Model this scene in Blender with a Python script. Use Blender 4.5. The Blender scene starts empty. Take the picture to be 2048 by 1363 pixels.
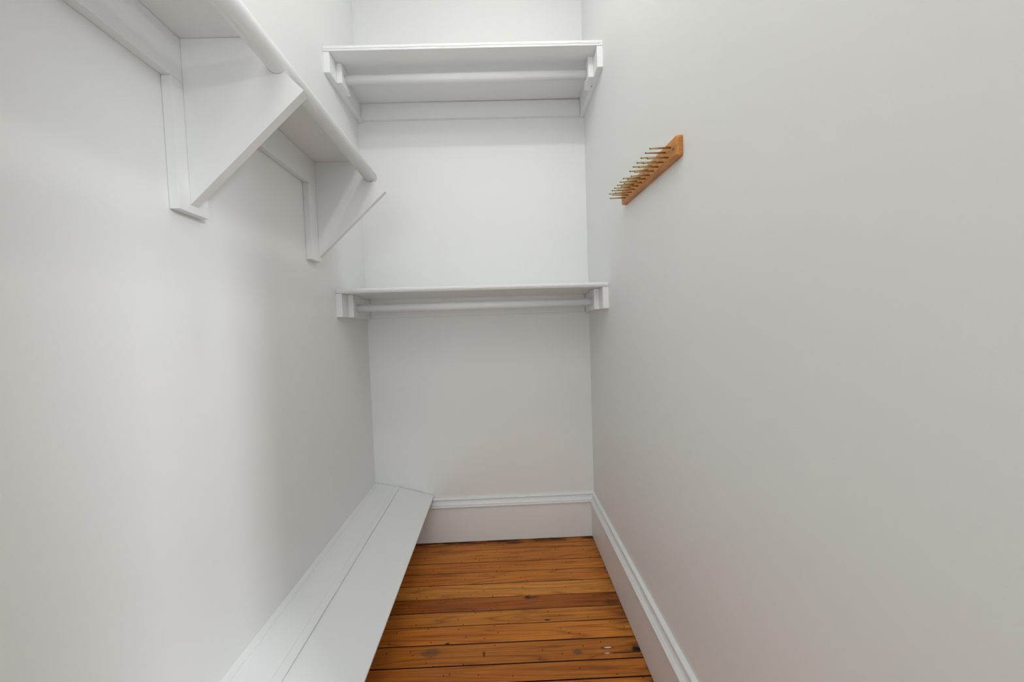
import bpy, bmesh, math, random
from mathutils import Vector, Matrix

random.seed(7)
C = bpy.context.scene.collection
sc = bpy.context.scene

# ------------------------------------------------------------------ camera, light, exposure
H = 1.18                                            # eye height (m)
cam_d = bpy.data.cameras.new('camera')
cam_d.sensor_fit = 'HORIZONTAL'
cam_d.sensor_width = 36.0
cam_d.lens = 36.0 * 700.0 / 2048.0                  # very wide lens
cam_d.clip_start = 0.01
cam = bpy.data.objects.new('camera', cam_d)
C.objects.link(cam)
R3 = Matrix(((0.9992057953, 0.0350499761, -0.0189546229),
             (-0.0201883525, 0.0351868718, -0.9991768184),
             (-0.0343541697, 0.9987659301, 0.0358665275)))
cam.matrix_world = Matrix.Translation((0, 0, H)) @ R3.to_4x4()
sc.camera = cam

w = bpy.data.worlds.new('world')
sc.world = w
w.use_nodes = True
w.node_tree.nodes['Background'].inputs[0].default_value = (0.92, 0.985, 1.0, 1)
w.node_tree.nodes['Background'].inputs[1].default_value = 0.60


def lamp(name, kind, loc, energy, color, **kw):
    d = bpy.data.lights.new(name, kind)
    d.energy = energy
    d.color = color
    for k, v in kw.items():
        setattr(d, k, v)
    o = bpy.data.objects.new(name, d)
    C.objects.link(o)
    o.location = loc
    return o


# bulb of the closet's ceiling fitting (above the frame)
lamp('ceiling_bulb', 'POINT', (0.10, 0.80, 2.86), 8.0, (1.0, 0.986, 0.950), shadow_soft_size=0.03)


def area_light(name, loc, aim, energy, col, sx, sy):
    o = lamp(name, 'AREA', loc, energy, col, shape='RECTANGLE', size=sx, size_y=sy)
    o.rotation_euler = (Vector(aim) - Vector(loc)).to_track_quat('-Z', 'Y').to_euler()
    return o


# unseen soft fill added under the entry ceiling, behind the camera
area_light('added_ceiling_fill', (-0.1, -0.30, 2.95), (-0.1, -0.30, 0.0), 6.2, (0.985, 0.980, 0.950), 0.8, 0.8)
# side window through the right doorway; back lamp is an added unseen fill
area_light('bedroom_side_window', (2.62, -1.27, 2.60), (-0.7, 0.9, 0.8), 50.0, (0.95, 0.99, 1.02), 0.3, 0.9)
area_light('added_back_fill', (-0.1, -4.5, 1.25), (-0.1, 1.0, 1.0), 30.0, (0.945, 0.992, 1.0), 1.5, 1.7)

sc.view_settings.view_transform = 'Standard'
sc.view_settings.look = 'None'
sc.view_settings.exposure = 0.07
sc.view_settings.gamma = 1.0
sc.view_settings.use_curve_mapping = False

# ------------------------------------------------------------------ room dimensions
XR = 0.469                                          # right wall
D = 1.933                                           # back wall
SK = 0.02583                                        # the left wall runs slightly out of square
YF = -0.95                                          # wall behind the camera
YJ, YK = 0.20, -0.12                                # doorway in the right wall, cut to shape the light
ZC = 3.05


def wl(y, u=0.0):                                   # x of a point u in front of the left wall
    return -0.7499 + SK * (D - y) + u


# ------------------------------------------------------------------ materials
def new_mat(name):
    m = bpy.data.materials.new(name)
    m.use_nodes = True
    nt = m.node_tree
    return m, nt, nt.nodes['Principled BSDF']


def paint(name, col, rough, bump=0.02, scale=220.0, streak=None):
    m, nt, b = new_mat(name)
    N, Lk = nt.nodes, nt.links
    geo = N.new('ShaderNodeNewGeometry')
    mp = N.new('ShaderNodeMapping')
    Lk.new(geo.outputs['Position'], mp.inputs['Vector'])
    if streak:
        mp.inputs['Scale'].default_value = streak
    n1 = N.new('ShaderNodeTexNoise')
    n1.inputs['Scale'].default_value = scale
    n1.inputs['Detail'].default_value = 3
    Lk.new(mp.outputs[0], n1.inputs['Vector'])
    n2 = N.new('ShaderNodeTexNoise')
    n2.inputs['Scale'].default_value = 2.6
    n2.inputs['Detail'].default_value = 2
    Lk.new(geo.outputs['Position'], n2.inputs['Vector'])
    r = N.new('ShaderNodeValToRGB')
    r.color_ramp.elements[0].position = 0.3
    r.color_ramp.elements[1].position = 0.7
    r.color_ramp.elements[0].color = (*[c * 0.985 for c in col], 1)
    r.color_ramp.elements[1].color = (*col, 1)
    Lk.new(n2.outputs['Fac'], r.inputs[0])
    Lk.new(r.outputs[0], b.inputs['Base Color'])
    b.inputs['Roughness'].default_value = rough
    bp = N.new('ShaderNodeBump')
    bp.inputs['Strength'].default_value = bump
    bp.inputs['Distance'].default_value = 0.002
    Lk.new(n1.outputs['Fac'], bp.inputs['Height'])
    Lk.new(bp.outputs[0], b.inputs['Normal'])
    return m


WALL = paint('white_wall_paint', (0.913, 0.920, 0.913), 0.55, 0.05, 260)
TRIM = paint('white_trim_paint', (0.898, 0.920, 0.926), 0.38, 0.12, 90, (0.15, 1, 1))
SHELF = paint('white_shelf_paint', (0.918, 0.924, 0.919), 0.42, 0.06, 120)


def plank_wood():
    m, nt, b = new_mat('old_orange_pine')
    N, Lk = nt.nodes, nt.links

    def math_(op, a, c=None):
        x = N.new('ShaderNodeMath')
        x.operation = op
        for i, v in enumerate((a, c)):
            if v is None:
                continue
            if isinstance(v, (int, float)):
                x.inputs[i].default_value = v
            else:
                Lk.new(v, x.inputs[i])
        return x.outputs[0]

    def mix(fac, a, c, mode='MIX'):
        x = N.new('ShaderNodeMix')
        x.data_type = 'RGBA'
        x.blend_type = mode
        for sock, v in ((x.inputs[0], fac), (x.inputs[6], a), (x.inputs[7], c)):
            if isinstance(v, (int, float)):
                sock.default_value = v
            elif isinstance(v, tuple):
                sock.default_value = (*v, 1)
            else:
                Lk.new(v, sock)
        return x.outputs[2]

    geo = N.new('ShaderNodeNewGeometry')
    pos = geo.outputs['Position']
    info = N.new('ShaderNodeObjectInfo')
    off = N.new('ShaderNodeCombineXYZ')
    Lk.new(math_('MULTIPLY', info.outputs['Random'], 37.0), off.inputs[0])
    Lk.new(math_('MULTIPLY', info.outputs['Random'], 11.0), off.inputs[2])
    add = N.new('ShaderNodeVectorMath')
    Lk.new(pos, add.inputs[0])
    Lk.new(off.outputs[0], add.inputs[1])
    p = add.outputs[0]

    def noise(sx, sy, scale, detail=4, dist=0.0, rough=0.55):
        mp = N.new('ShaderNodeMapping')
        mp.inputs['Scale'].default_value = (sx, sy, 1)
        Lk.new(p, mp.inputs['Vector'])
        n = N.new('ShaderNodeTexNoise')
        n.inputs['Scale'].default_value = scale
        n.inputs['Detail'].default_value = detail
        n.inputs['Distortion'].default_value = dist
        n.inputs['Roughness'].default_value = rough
        Lk.new(mp.outputs[0], n.inputs['Vector'])
        return n.outputs['Fac']

    def ramp(v, p0, p1):
        r = N.new('ShaderNodeMapRange')
        r.inputs['From Min'].default_value = p0
        r.inputs['From Max'].default_value = p1
        Lk.new(v, r.inputs['Value'])
        return r.outputs[0]

    # growth rings: contour lines of a long stretched noise -> cathedral figure
    field = noise(0.55, 10.0, 1.3, 1, 0.2)
    rings = math_('PINGPONG', math_('MULTIPLY', field, 24.0), 1.0)
    ringf = ramp(rings, 0.45, 1.0)
    fine = noise(4.0, 230.0, 1.0, 5)
    broad = noise(1.3, 6.0, 1.6, 3)
    base = mix(ramp(broad, 0.3, 0.75), (0.58, 0.190, 0.028), (0.80, 0.300, 0.050))
    base = mix(math_('MULTIPLY', math_('POWER', ringf, 2.2), 0.62), base, (0.26, 0.058, 0.009))
    base = mix(math_('MULTIPLY', ramp(fine, 0.42, 0.72), 0.62), base, (0.27, 0.066, 0.011))
    base = mix(1.0, base, info.outputs['Color'], 'MULTIPLY')
    # small nail heads and worm holes, scattered
    vor = N.new('ShaderNodeTexVoronoi')
    vor.voronoi_dimensions = '2D'
    vor.inputs['Scale'].default_value = 13.0
    Lk.new(p, vor.inputs['Vector'])
    dots = math_('LESS_THAN', vor.outputs['Distance'], 0.035)
    base = mix(math_('MULTIPLY', dots, 0.85), base, (0.03, 0.012, 0.006))
    # grime drawn into the plank ends along the right-hand skirting and worn patches
    sep = N.new('ShaderNodeSeparateXYZ')
    Lk.new(pos, sep.inputs[0])
    grime_n = noise(5.0, 40.0, 1.5, 4)
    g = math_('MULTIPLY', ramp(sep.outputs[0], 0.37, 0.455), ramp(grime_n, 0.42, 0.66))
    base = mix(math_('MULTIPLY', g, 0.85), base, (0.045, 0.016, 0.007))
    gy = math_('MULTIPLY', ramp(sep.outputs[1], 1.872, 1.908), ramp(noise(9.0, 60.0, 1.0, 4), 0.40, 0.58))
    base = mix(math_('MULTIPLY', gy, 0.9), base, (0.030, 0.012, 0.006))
    blot = noise(2.2, 9.0, 2.3, 3)
    base = mix(math_('MULTIPLY', ramp(blot, 0.64, 0.78), 0.40), base, (0.10, 0.030, 0.010))

    def spot(x, y, rx, ry, col, k=1.0, rag=0.6):
        dx = math_('DIVIDE', math_('SUBTRACT', sep.outputs[0], x), rx)
        dy = math_('DIVIDE', math_('SUBTRACT', sep.outputs[1], y), ry)
        d = math_('SQRT', math_('ADD', math_('MULTIPLY', dx, dx), math_('MULTIPLY', dy, dy)))
        d = math_('ADD', d, math_('MULTIPLY', math_('SUBTRACT', spot_n, 0.5), rag * 2))
        f = N.new('ShaderNodeMapRange')
        f.inputs['From Min'].default_value = 1.0
        f.inputs['From Max'].default_value = 0.55
        f.inputs['To Max'].default_value = k
        Lk.new(d, f.inputs['Value'])
        return f.outputs[0], col

    spot_n = noise(60, 120, 1.0, 3)
    for args in ((0.057, 1.495, 0.016, 0.010, (0.02, 0.008, 0.005), 0.95),
                 (0.075, 1.494, 0.045, 0.009, (0.10, 0.026, 0.010), 0.7),
                 (0.413, 1.447, 0.040, 0.018, (0.08, 0.020, 0.008), 0.6),
                 (0.223, 1.225, 0.022, 0.014, (0.12, 0.075, 0.050), 0.7),
                 (-0.317, 1.251, 0.040, 0.024, (0.13, 0.075, 0.050), 0.6),
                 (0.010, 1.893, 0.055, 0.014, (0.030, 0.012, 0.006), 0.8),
                 (0.130, 1.371, 0.016, 0.006, (0.02, 0.010, 0.006), 0.9),
                 (-0.258, 1.286, 0.012, 0.005, (0.02, 0.010, 0.006), 0.9),
                 (-0.118, 1.236, 0.006, 0.012, (0.05, 0.018, 0.008), 0.8),
                 (0.440, 1.226, 0.024, 0.016, (0.015, 0.008, 0.005), 0.95),
                 (0.400, 1.214, 0.080, 0.003, (0.02, 0.010, 0.006), 0.9, 0.3),
                 (0.333, 1.237, 0.028, 0.006, (0.02, 0.010, 0.006), 0.9, 0.3),
                 (0.336, 1.2375, 0.018, 0.0035, (0.85, 0.80, 0.72), 1.0, 0.3),
                 (0.330, 1.215, 0.012, 0.0035, (0.80, 0.74, 0.64), 1.0, 0.9)):
        f, col = spot(*args)
        base = mix(f, base, col)
    Lk.new(base, b.inputs['Base Color'])
    b.inputs['Roughness'].default_value = 0.36
    b.inputs['Specular IOR Level'].default_value = 0.25
    bp = N.new('ShaderNodeBump')
    bp.inputs['Strength'].default_value = 0.15
    bp.inputs['Distance'].default_value = 0.002
    Lk.new(fine, bp.inputs['Height'])
    Lk.new(bp.outputs[0], b.inputs['Normal'])
    return m


def rack_wood():
    m, nt, b = new_mat('honey_oak')
    N, Lk = nt.nodes, nt.links
    geo = N.new('ShaderNodeNewGeometry')
    mp = N.new('ShaderNodeMapping')
    mp.inputs['Scale'].default_value = (40, 7, 90)
    Lk.new(geo.outputs['Position'], mp.inputs['Vector'])
    n = N.new('ShaderNodeTexNoise')
    n.inputs['Scale'].default_value = 1.5
    n.inputs['Detail'].default_value = 5
    Lk.new(mp.outputs[0], n.inputs['Vector'])
    r = N.new('ShaderNodeValToRGB')
    r.color_ramp.elements[0].position = 0.35
    r.color_ramp.elements[0].color = (0.50, 0.185, 0.036, 1)
    r.color_ramp.elements[1].position = 0.70
    r.color_ramp.elements[1].color = (0.70, 0.315, 0.078, 1)
    Lk.new(n.outputs['Fac'], r.inputs[0])
    Lk.new(r.outputs[0], b.inputs['Base Color'])
    b.inputs['Roughness'].default_value = 0.4
    return m


def plain(name, col, rough, metal=0.0, scale=300.0):
    m, nt, b = new_mat(name)
    n = nt.nodes.new('ShaderNodeTexNoise')
    n.inputs['Scale'].default_value = scale
    r = nt.nodes.new('ShaderNodeValToRGB')
    r.color_ramp.elements[0].color = (*[c * 0.85 for c in col], 1)
    r.color_ramp.elements[1].color = (*col, 1)
    nt.links.new(n.outputs['Fac'], r.inputs[0])
    nt.links.new(r.outputs[0], b.inputs['Base Color'])
    b.inputs['Roughness'].default_value = rough
    b.inputs['Metallic'].default_value = metal
    return m


PLANK = plank_wood()
OAK = rack_wood()
BRASS = plain('aged_brass', (0.62, 0.49, 0.24), 0.34, 1.0)
BRASS_DARK = plain('tarnished_brass_tip', (0.16, 0.14, 0.10), 0.5, 0.8)
IRON = plain('dark_nail_iron', (0.05, 0.045, 0.04), 0.6)
SUB = plain('dark_subfloor_dirt', (0.020, 0.012, 0.008), 0.95)


# ------------------------------------------------------------------ mesh helpers
def obj(name, bm, mat, parent=None, smooth=False):
    bmesh.ops.recalc_face_normals(bm, faces=bm.faces)
    me = bpy.data.meshes.new(name)
    bm.to_mesh(me)
    bm.free()
    me.materials.append(mat)
    if smooth:
        for f in me.polygons:
            f.use_smooth = True
    o = bpy.data.objects.new(name, me)
    C.objects.link(o)
    if parent is not None:
        o.parent = parent
        o.matrix_parent_inverse = parent.matrix_world.inverted() if parent.type != 'EMPTY' \
            else Matrix.Translation(parent.location).inverted()
    return o


def tag(o, label, cat, group=None):
    o['label'] = label
    o['category'] = cat
    if group:
        o['group'] = group
    return o


def thing(name, label, cat, loc, group=None):
    o = bpy.data.objects.new(name, None)
    o.empty_display_size = 0.05
    C.objects.link(o)
    o.location = loc
    return tag(o, label, cat, group)


def structure(o):
    o['kind'] = 'structure'
    return o


def prism(pts_a, pts_b, bevel=0.0, seg=2):
    """solid between two matching outlines (lists of 3D points)"""
    bm = bmesh.new()
    a = [bm.verts.new(p) for p in pts_a]
    b = [bm.verts.new(p) for p in pts_b]
    n = len(a)
    bm.faces.new(a)
    bm.faces.new(b[::-1])
    for i in range(n):
        bm.faces.new((a[i], a[(i + 1) % n], b[(i + 1) % n], b[i]))
    bmesh.ops.recalc_face_normals(bm, faces=bm.faces)
    if bevel:
        bmesh.ops.bevel(bm, geom=bm.edges[:], offset=bevel, segments=seg, profile=0.6, affect='EDGES')
    return bm


def box(x0, x1, y0, y1, z0, z1, bevel=0.0, seg=2):
    return prism([(x0, y0, z0), (x1, y0, z0), (x1, y1, z0), (x0, y1, z0)],
                 [(x0, y0, z1), (x1, y0, z1), (x1, y1, z1), (x0, y1, z1)], bevel, seg)


def lbox(u0, u1, y0, y1, z0, z1, bevel=0.0):        # box laid along the skewed left wall
    return prism([(wl(y0, u0), y0, z0), (wl(y0, u1), y0, z0), (wl(y1, u1), y1, z0), (wl(y1, u0), y1, z0)],
                 [(wl(y0, u0), y0, z1), (wl(y0, u1), y0, z1), (wl(y1, u1), y1, z1), (wl(y1, u0), y1, z1)], bevel)


def tube(a, b, r, n=24, round_end=False):
    a, b = Vector(a), Vector(b)
    d = (b - a).normalized()
    s = d.orthogonal().normalized()
    t = d.cross(s)
    bm = bmesh.new()
    stations = [(0, 1.0), (1, 1.0)]
    if round_end:
        Ln = (b - a).length
        stations = [(0, 1.0), (1 - r / Ln, 1.0), (1 - 0.4 * r / Ln, 0.85), (1, 0.45)]
    rings = []
    for f, k in stations:
        c = a + (b - a) * f
        rings.append([bm.verts.new(c + (s * math.cos(2 * math.pi * i / n) + t * math.sin(2 * math.pi * i / n)) * r * k)
                      for i in range(n)])
    for q in range(len(rings) - 1):
        for i in range(n):
            bm.faces.new((rings[q][i], rings[q][(i + 1) % n], rings[q + 1][(i + 1) % n], rings[q + 1][i]))
    bm.faces.new(rings[0][::-1])
    bm.faces.new(rings[-1])
    return bm


# ------------------------------------------------------------------ room shell
T = 0.10
structure(obj('wall_back', box(-1.0, XR + T, D, D + T, 0, ZC), WALL))
structure(obj('wall_left', prism(
    [(wl(YF) - T, YF, 0), (wl(YF), YF, 0), (wl(D), D, 0), (wl(D) - T, D, 0)],
    [(wl(YF) - T, YF, ZC), (wl(YF), YF, ZC), (wl(D), D, ZC), (wl(D) - T, D, ZC)]), WALL))


def joined(*parts):
    bm = bmesh.new()
    for g in parts:
        me_ = bpy.data.meshes.new('t')
        g.to_mesh(me_)
        g.free()
        bm.from_mesh(me_)
        bpy.data.meshes.remove(me_)
    return bm


# unseen doorways added to let light in, in the right and rear walls
structure(obj('wall_right', joined(box(XR, XR + T, YJ, D, 0, ZC), box(XR, XR + T, YF, YK, 0, ZC),
                                   box(XR, XR + T, YK, YJ, 2.00, ZC)), WALL))
structure(obj('wall_front', joined(box(-1.0, -0.55, YF - T, YF, 0, ZC), box(0.38, XR + T, YF - T, YF, 0, ZC),
                                   box(-0.55, 0.38, YF - T, YF, 2.10, ZC)), WALL))
structure(obj('ceiling', box(-1.0, XR + T, YF - T, D + T, ZC, ZC + 0.08), WALL))

# floor: dark subfloor with every plank a part of its own
floor = structure(obj('floor', box(-1.0, XR + T, YF - T, D + T, -0.06, -0.018), SUB))
joints = [1.935, 1.840, 1.7413, 1.667, 1.5895, 1.507, 1.4332, 1.363, 1.2812, 1.1958, 1.130]
while joints[-1] > YF + 0.09:
    joints.append(joints[-1] - 0.082 + random.uniform(-0.006, 0.006))
tints = [(0.92, 0.86, 0.80), (1.0, 0.98, 0.95), (1.02, 0.97, 0.92), (1.04, 1.0, 0.98), (1.22, 1.42, 1.65),
         (0.66, 0.56, 0.55), (0.94, 0.95, 0.95), (1.08, 1.05, 1.0), (0.88, 0.86, 0.86), (0.85, 0.80, 0.80),
         (0.98, 0.92, 0.85)]
gaps = [0.0030, 0.0042, 0.0036, 0.0032, 0.0036, 0.0028, 0.0036, 0.0034, 0.0038, 0.0046, 0.0044]
SL = -0.006
for i in range(len(joints) - 1):
    g0 = gaps[min(i, 10)]
    g1 = gaps[min(i + 1, 10)]
    a, b = joints[i] - g0 / 2, joints[i + 1] + g1 / 2
    x0, x1 = wl(0, -0.02) - 0.03, XR - 0.003 + random.uniform(-0.002, 0.002)
    if i == 0:
        a = D - 0.001
    dz = random.uniform(-0.0012, 0.0)
    s0 = 0 if i == 0 else SL
    P = [(x0, b + SL * x0), (x1, b + SL * x1), (x1, a + s0 * x1), (x0, a + s0 * x0)]
    bm = prism([(x, y, -0.018) for x, y in P], [(x, y, dz) for x, y in P], 0.0016, 1)
    pl = obj('plank', bm, PLANK, floor)
    pl.data.materials.append(SUB)                   # the plank flanks inside the joints are black with old dirt
    for f in pl.data.polygons:
        if f.normal.z < 0.35:
            f.material_index = 1
    t = tints[i] if i < len(tints) else tuple(random.uniform(0.8, 1.1) for _ in range(1)) * 3
    pl.color = (*t, 1)


# ------------------------------------------------------------------ skirting boards with a moulded cap
def cap_profile():                                  # (depth from wall, height)
    pr = [(0.0, 0.198), (0.0245, 0.198), (0.0275, 0.2005), (0.0285, 0.2045), (0.0275, 0.2080), (0.0250, 0.2096),
          (0.0190, 0.2100), (0.0190, 0.2120)]
    for k in range(7):                              # cove
        a = k / 6 * math.pi / 2
        pr.append((0.0215 - 0.0105 * math.sin(a), 0.2122 + 0.0200 * (1 - math.cos(a)) + 0.0035 * math.sin(a)))
    pr += [(0.0095, 0.2362), (0.0095, 0.2378), (0.0135, 0.2382), (0.0140, 0.2410), (0.0120, 0.2440), (0.0090, 0.2460), (0.0, 0.2464)]
    return pr


bb = structure(obj('baseboard_back', box(wl(D) + 0.001, XR - 0.0005, D - 0.02, D - 0.0002, 0.0035, 0.2, 0.0012), TRIM))
cp = cap_profile()
obj('cap_moulding', prism([(wl(D), D - d, z) for d, z in cp],
                          [(XR - d, D - d, z) for d, z in cp]), TRIM, bb)
br = structure(obj('baseboard_right', box(XR - 0.02, XR - 0.0002, YJ, D - 0.0205, 0.0035, 0.2, 0.0012), TRIM))
obj('cap_moulding', prism([(XR - d, D - d, z) for d, z in cp],
                          [(XR - d, YJ, z) for d, z in cp]), TRIM, br)


# ------------------------------------------------------------------ the two shelves of the back wall
def wavy_strip(x0, x1, y, zt, zb, amp, seed, th=0.0018):
    """thin veneer band of paint build-up on a shelf's front edge, ragged lower rim"""
    rnd = random.Random(seed)
    n = 90
    pts, v = [], 0.0
    for i in range(n + 1):
        v = 0.72 * v + rnd.uniform(-amp, amp) * 0.7
        pts.append((x0 + (x1 - x0) * i / n, zb(i / n) + v))
    bm = bmesh.new()
    rows = []
    for i, (x, z) in enumerate(pts):
        zz = zt(i / n)
        rows.append([bm.verts.new((x, y + 0.0004, zz)), bm.verts.new((x, y - th, zz - 0.0012)),
                     bm.verts.new((x, y - th, z + 0.0012)), bm.verts.new((x, y + 0.0004, z))])
    for i in range(n):
        for k in range(3):
            bm.faces.new((rows[i][k], rows[i][k + 1], rows[i + 1][k + 1], rows[i + 1][k]))
    return bm


def back_shelf(label, zl, zr, cl_b, th, nose, seed):
    """zl, zr: underside height at the left and right ends; cl_b: bottom of the cleats"""
    yf = 1.560
    xl_, xr_ = wl(yf) + 0.0008, XR - 0.0008
    t = thing('closet_shelf', label, 'shelf', ((xl_ + xr_) / 2, D, zl), 'white shelves with a rod on the back wall')
    xb = wl(D) + 0.0008
    bm = bmesh.new()
    # board with a rounded front nose
    sec = [(D - 0.0005, 0), (yf + nose, 0)]
    for k in range(1, 6):
        a = k / 6 * math.pi
        sec.append((yf + nose - nose * math.sin(a), th / 2 - th / 2 * math.cos(a)))
    sec += [(yf + nose, th), (D - 0.0005, th)]
    bm = prism([(xl_ if y < 1.8 else xb, y, zl + z) for y, z in sec], [(xr_, y, zr + z) for y, z in sec])
    board = obj('shelf_board', bm, SHELF, t)
    obj('edge_paint_ridge', wavy_strip(xl_ + 0.006, xr_ - 0.012, yf, lambda f: zl + (zr - zl) * f + th * 0.80,
                                       lambda f: zl + (zr - zl) * f + th * 0.34, 0.0012, seed), SHELF, board)
    # cleat along the back wall
    obj('back_cleat', box(wl(D) + 0.027, XR - 0.027, D - 0.020, D - 0.0005, cl_b + 0.004, zl - 0.0005, 0.0008), SHELF, t)
    # side cleats (front ends flush with the shelf) and the rod blocks nailed to them
    y0 = yf + 0.003
    for s in (0, 1):
        if s == 0:
            A = [(wl(y0), y0), (wl(y0) + 0.026, y0), (wl(D) + 0.026, D), (wl(D), D)]
            B = [(wl(1.628) + 0.0262, 1.628), (wl(1.628) + 0.050, 1.628), (wl(1.72) + 0.050, 1.72), (wl(1.72) + 0.0262, 1.72)]
            zt = zl - 0.0006
        else:
            A = [(XR - 0.026, y0), (XR, y0), (XR, D), (XR - 0.026, D)]
            B = [(XR - 0.050, 1.624), (XR - 0.0262, 1.624), (XR - 0.0262, 1.716), (XR - 0.050, 1.716)]
            zt = zr - 0.0006
        sc_ = obj('side_cleat', prism([(x, y, cl_b) for x, y in A], [(x, y, zt) for x, y in A], 0.0010, 1), SHELF, t)
        obj('rod_block', prism([(x, y, cl_b) for x, y in B], [(x, y, zt) for x, y in B], 0.0010, 1), SHELF, t)
        if s and cl_b > 2:
            obj('nail', tube((0.4535, 1.685, cl_b + 0.004), (0.4465, 1.682, cl_b - 0.004), 0.0017, 8), IRON, sc_)
    return t


back_shelf('upper white shelf high on the back wall, its square front edge with ragged paint', 2.396, 2.399, 2.308, 0.0215, 0.0012, 3)
back_shelf('lower white shelf at waist height on the back wall, its front edge rounded', 1.360, 1.352, 1.256, 0.0205, 0.007, 5)

tag(obj('clothes_rod', tube((wl(1.675) + 0.0505, 1.675, 2.350), (XR - 0.0505, 1.671, 2.352), 0.0195, 32), SHELF, None, True),
    'white round clothes rod under the upper shelf of the back wall', 'rod', 'white clothes rods')
tag(obj('clothes_rod', tube((wl(1.675) + 0.0505, 1.675, 1.299), (XR - 0.0505, 1.671, 1.293), 0.0185, 32), SHELF, None, True),
    'white round clothes rod under the lower shelf of the back wall', 'rod', 'white clothes rods')

# ------------------------------------------------------------------ long shelf on the left wall
ls = thing('closet_shelf', 'long white shelf on the left wall carried by two slanted brackets', 'shelf', (wl(0.8), 0.8, 1.84))
ZB = 1.848
YE = 1.412
YN = 0.12
RU, RZ, RR = 0.2315, 1.7905, 0.0230                 # rod centre and radius
obj('shelf_board', lbox(0.0006, 0.205, YN, YE, ZB, ZB + 0.020, 0.0015), SHELF, ls)
obj('wall_cleat', lbox(0.0006, 0.022, YN, YE, 1.750, ZB - 0.0005, 0.0008), SHELF, ls)


def bracket(yc0, yc1, yp0, yp1):
    """upright wall cleat yc0..yc1 with a square-cornered plate yp0..yp1 that holds the rod"""
    ub, zbm = 0.0225, 1.484
    ut, zt = 0.288, 1.730                            # the outer corner
    uc, zc, rr = RU, RZ, RR + 0.0006                 # notch cut into the chamfered edge
    top_u = ut - (ZB - 0.0006 - zt)
    prof = [(ub, zbm), (ut, zt)]
    # notch: a half-round seat cut into the 45 degree edge
    ph = math.acos(-((uc + zc) - (ut + zt)) / math.sqrt(2) / rr)
    for k in range(13):
        a = math.radians(45) - ph - (2 * math.pi - 2 * ph) * k / 12
        prof.append((uc + rr * math.cos(a), zc + rr * math.sin(a)))
    prof += [(top_u, ZB - 0.0006), (ub, ZB - 0.0006)]
    pl = obj('gusset_plate', prism([(wl(yp0, u), yp0, z) for u, z in prof], [(wl(yp1, u), yp1, z) for u, z in prof]),
             SHELF, ls)
    obj('upright_cleat', lbox(0.0006, 0.022, yc0, yc1, 1.466, 1.7495, 0.0008), SHELF, pl)


bracket(0.786, 0.866, 0.815, 0.836)
bracket(1.338, 1.412, 1.392, 1.4118)
tag(obj('clothes_rod', tube((wl(YN, RU), YN, RZ), (wl(1.408, RU), 1.408, RZ), RR, 32), SHELF, None, True),
    'white round clothes rod in the notches of the two slanted brackets on the left wall', 'rod', 'white clothes rods')

# ------------------------------------------------------------------ slanted low ledge along the foot of the left wall
lg = thing('shoe_ledge', 'low slanted white ledge of two boards along the foot of the left wall', 'ledge', (wl(1.0), 1.0, 0.30))
YA, YB = 0.25, D - 0.004


def lprism(sec, y0=YA, y1=YB, bevel=0.0):
    return prism([(wl(y0, u), y0, z) for u, z in sec], [(wl(y1, u), y1, z) for u, z in sec], bevel, 1)


def slab(u0, z0, u1, z1, th):                        # board whose top runs (u0,z0)-(u1,z1)
    d = Vector((u1 - u0, z1 - z0)).normalized()
    n = Vector((d.y, -d.x)) * th
    return [(u0, z0), (u1, z1), (u1 + n.x, z1 + n.y), (u0 + n.x, z0 + n.y)]


obj('wall_strip', lprism([(0.0005, 0.330), (0.020, 0.330), (0.020, 0.3420), (0.0165, 0.3475), (0.0005, 0.3500)]), TRIM, lg)
obj('board', lprism(slab(0.0205, 0.3425, 0.1360, 0.3225, 0.018), bevel=0.0006), TRIM, lg)
obj('board', lprism(slab(0.1362, 0.3205, 0.3215, 0.2665, 0.016), bevel=0.0010), TRIM, lg)
# unseen upright added at the near end to block front light under the ledge
obj('light_block_support', prism([(wl(0.42, u), 0.42, z) for u, z in ((0.001, 0.0005), (0.300, 0.0005), (0.300, 0.2555), (0.136, 0.3020), (0.021, 0.3220), (0.001, 0.3220))],
                     [(wl(0.438, u), 0.438, z) for u, z in ((0.001, 0.0005), (0.300, 0.0005), (0.300, 0.2555), (0.136, 0.3020), (0.021, 0.3220), (0.001, 0.3220))]), TRIM, lg)
obj('joint_strip', lprism([(0.1100, 0.3272), (0.1360, 0.3228), (0.1362, 0.3252), (0.1125, 0.3294)]), TRIM, lg)

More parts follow.
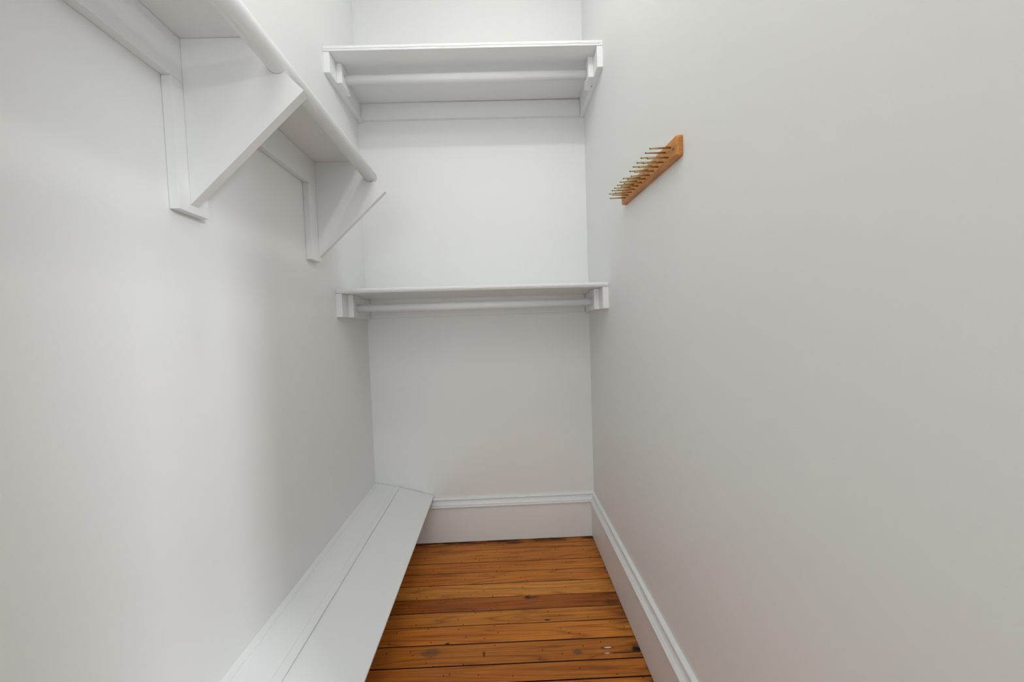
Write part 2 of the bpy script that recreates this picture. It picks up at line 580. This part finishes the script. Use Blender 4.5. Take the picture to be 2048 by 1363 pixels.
# ------------------------------------------------------------------ tie rack on the right wall
tr = thing('tie_rack', 'orange-brown wooden tie rack with two rows of brass pegs on the right wall', 'rack', (XR, 1.10, 1.64))
TS = 0.047                                           # the rack climbs a little towards the back


def rz(y, dz=0.0):
    return 1.630 + TS * (y - 0.897) + dz


y0, y1, th, hh = 0.897, 1.318, 0.018, 0.0255
bm = prism([(XR - 0.0003, y0, rz(y0, -hh)), (XR - 0.0003, y1, rz(y1, -hh)), (XR - 0.0003, y1, rz(y1, hh + 0.003)), (XR - 0.0003, y0, rz(y0, hh + 0.003))],
           [(XR - th, y0, rz(y0, -hh)), (XR - th, y1, rz(y1, -hh)), (XR - th, y1, rz(y1, hh + 0.003)), (XR - th, y0, rz(y0, hh + 0.003))])
edges = [e for e in bm.edges if all(v.co.x < XR - 0.01 for v in e.verts) or abs(e.verts[0].co.x - e.verts[1].co.x) > 0.01]
bmesh.ops.bevel(bm, geom=edges, offset=0.0070, segments=4, profile=0.5, affect='EDGES')
obj('backboard', bm, OAK, tr, False)
proto = obj('peg', tube((0, 0, 0), (-0.0570, -0.0010, -0.0012), 0.0023, 12, True), BRASS, tr, True)
ptip = obj('peg_tip', tube((-0.0560, -0.0010, -0.0012), (-0.0582, -0.0010, -0.00122), 0.0021, 12), BRASS_DARK, None)
ptip.parent = proto
first = True
for row, ys in ((0.0078, [0.927 + 0.0293 * k for k in range(13) if k != 6]),
                (-0.0110, [0.9425 + 0.0300 * k for k in range(12)])):
    for yy in ys:
        if first:
            o, first = proto, False
        else:
            o = proto.copy()
            C.objects.link(o)
            c = ptip.copy()
            C.objects.link(c)
            c.parent = o
        o.matrix_parent_inverse = Matrix.Identity(4)
        o.location = Vector((XR - th + 0.002, yy, rz(yy, row))) - tr.location
        o.rotation_euler = (0, random.uniform(-0.02, 0.02), random.uniform(-0.015, 0.015))
# empty hole where a peg is missing and the screw heads at both ends
for yy, dz, r in ((0.927 + 0.0293 * 6, 0.0085, 0.0019), (0.9125, -0.003, 0.0028), (1.296, -0.013, 0.0026)):
    obj('screw', tube((XR - th + 0.001, yy, rz(yy, dz)), (XR - th - 0.0006, yy, rz(yy, dz)), r, 12), IRON, tr)
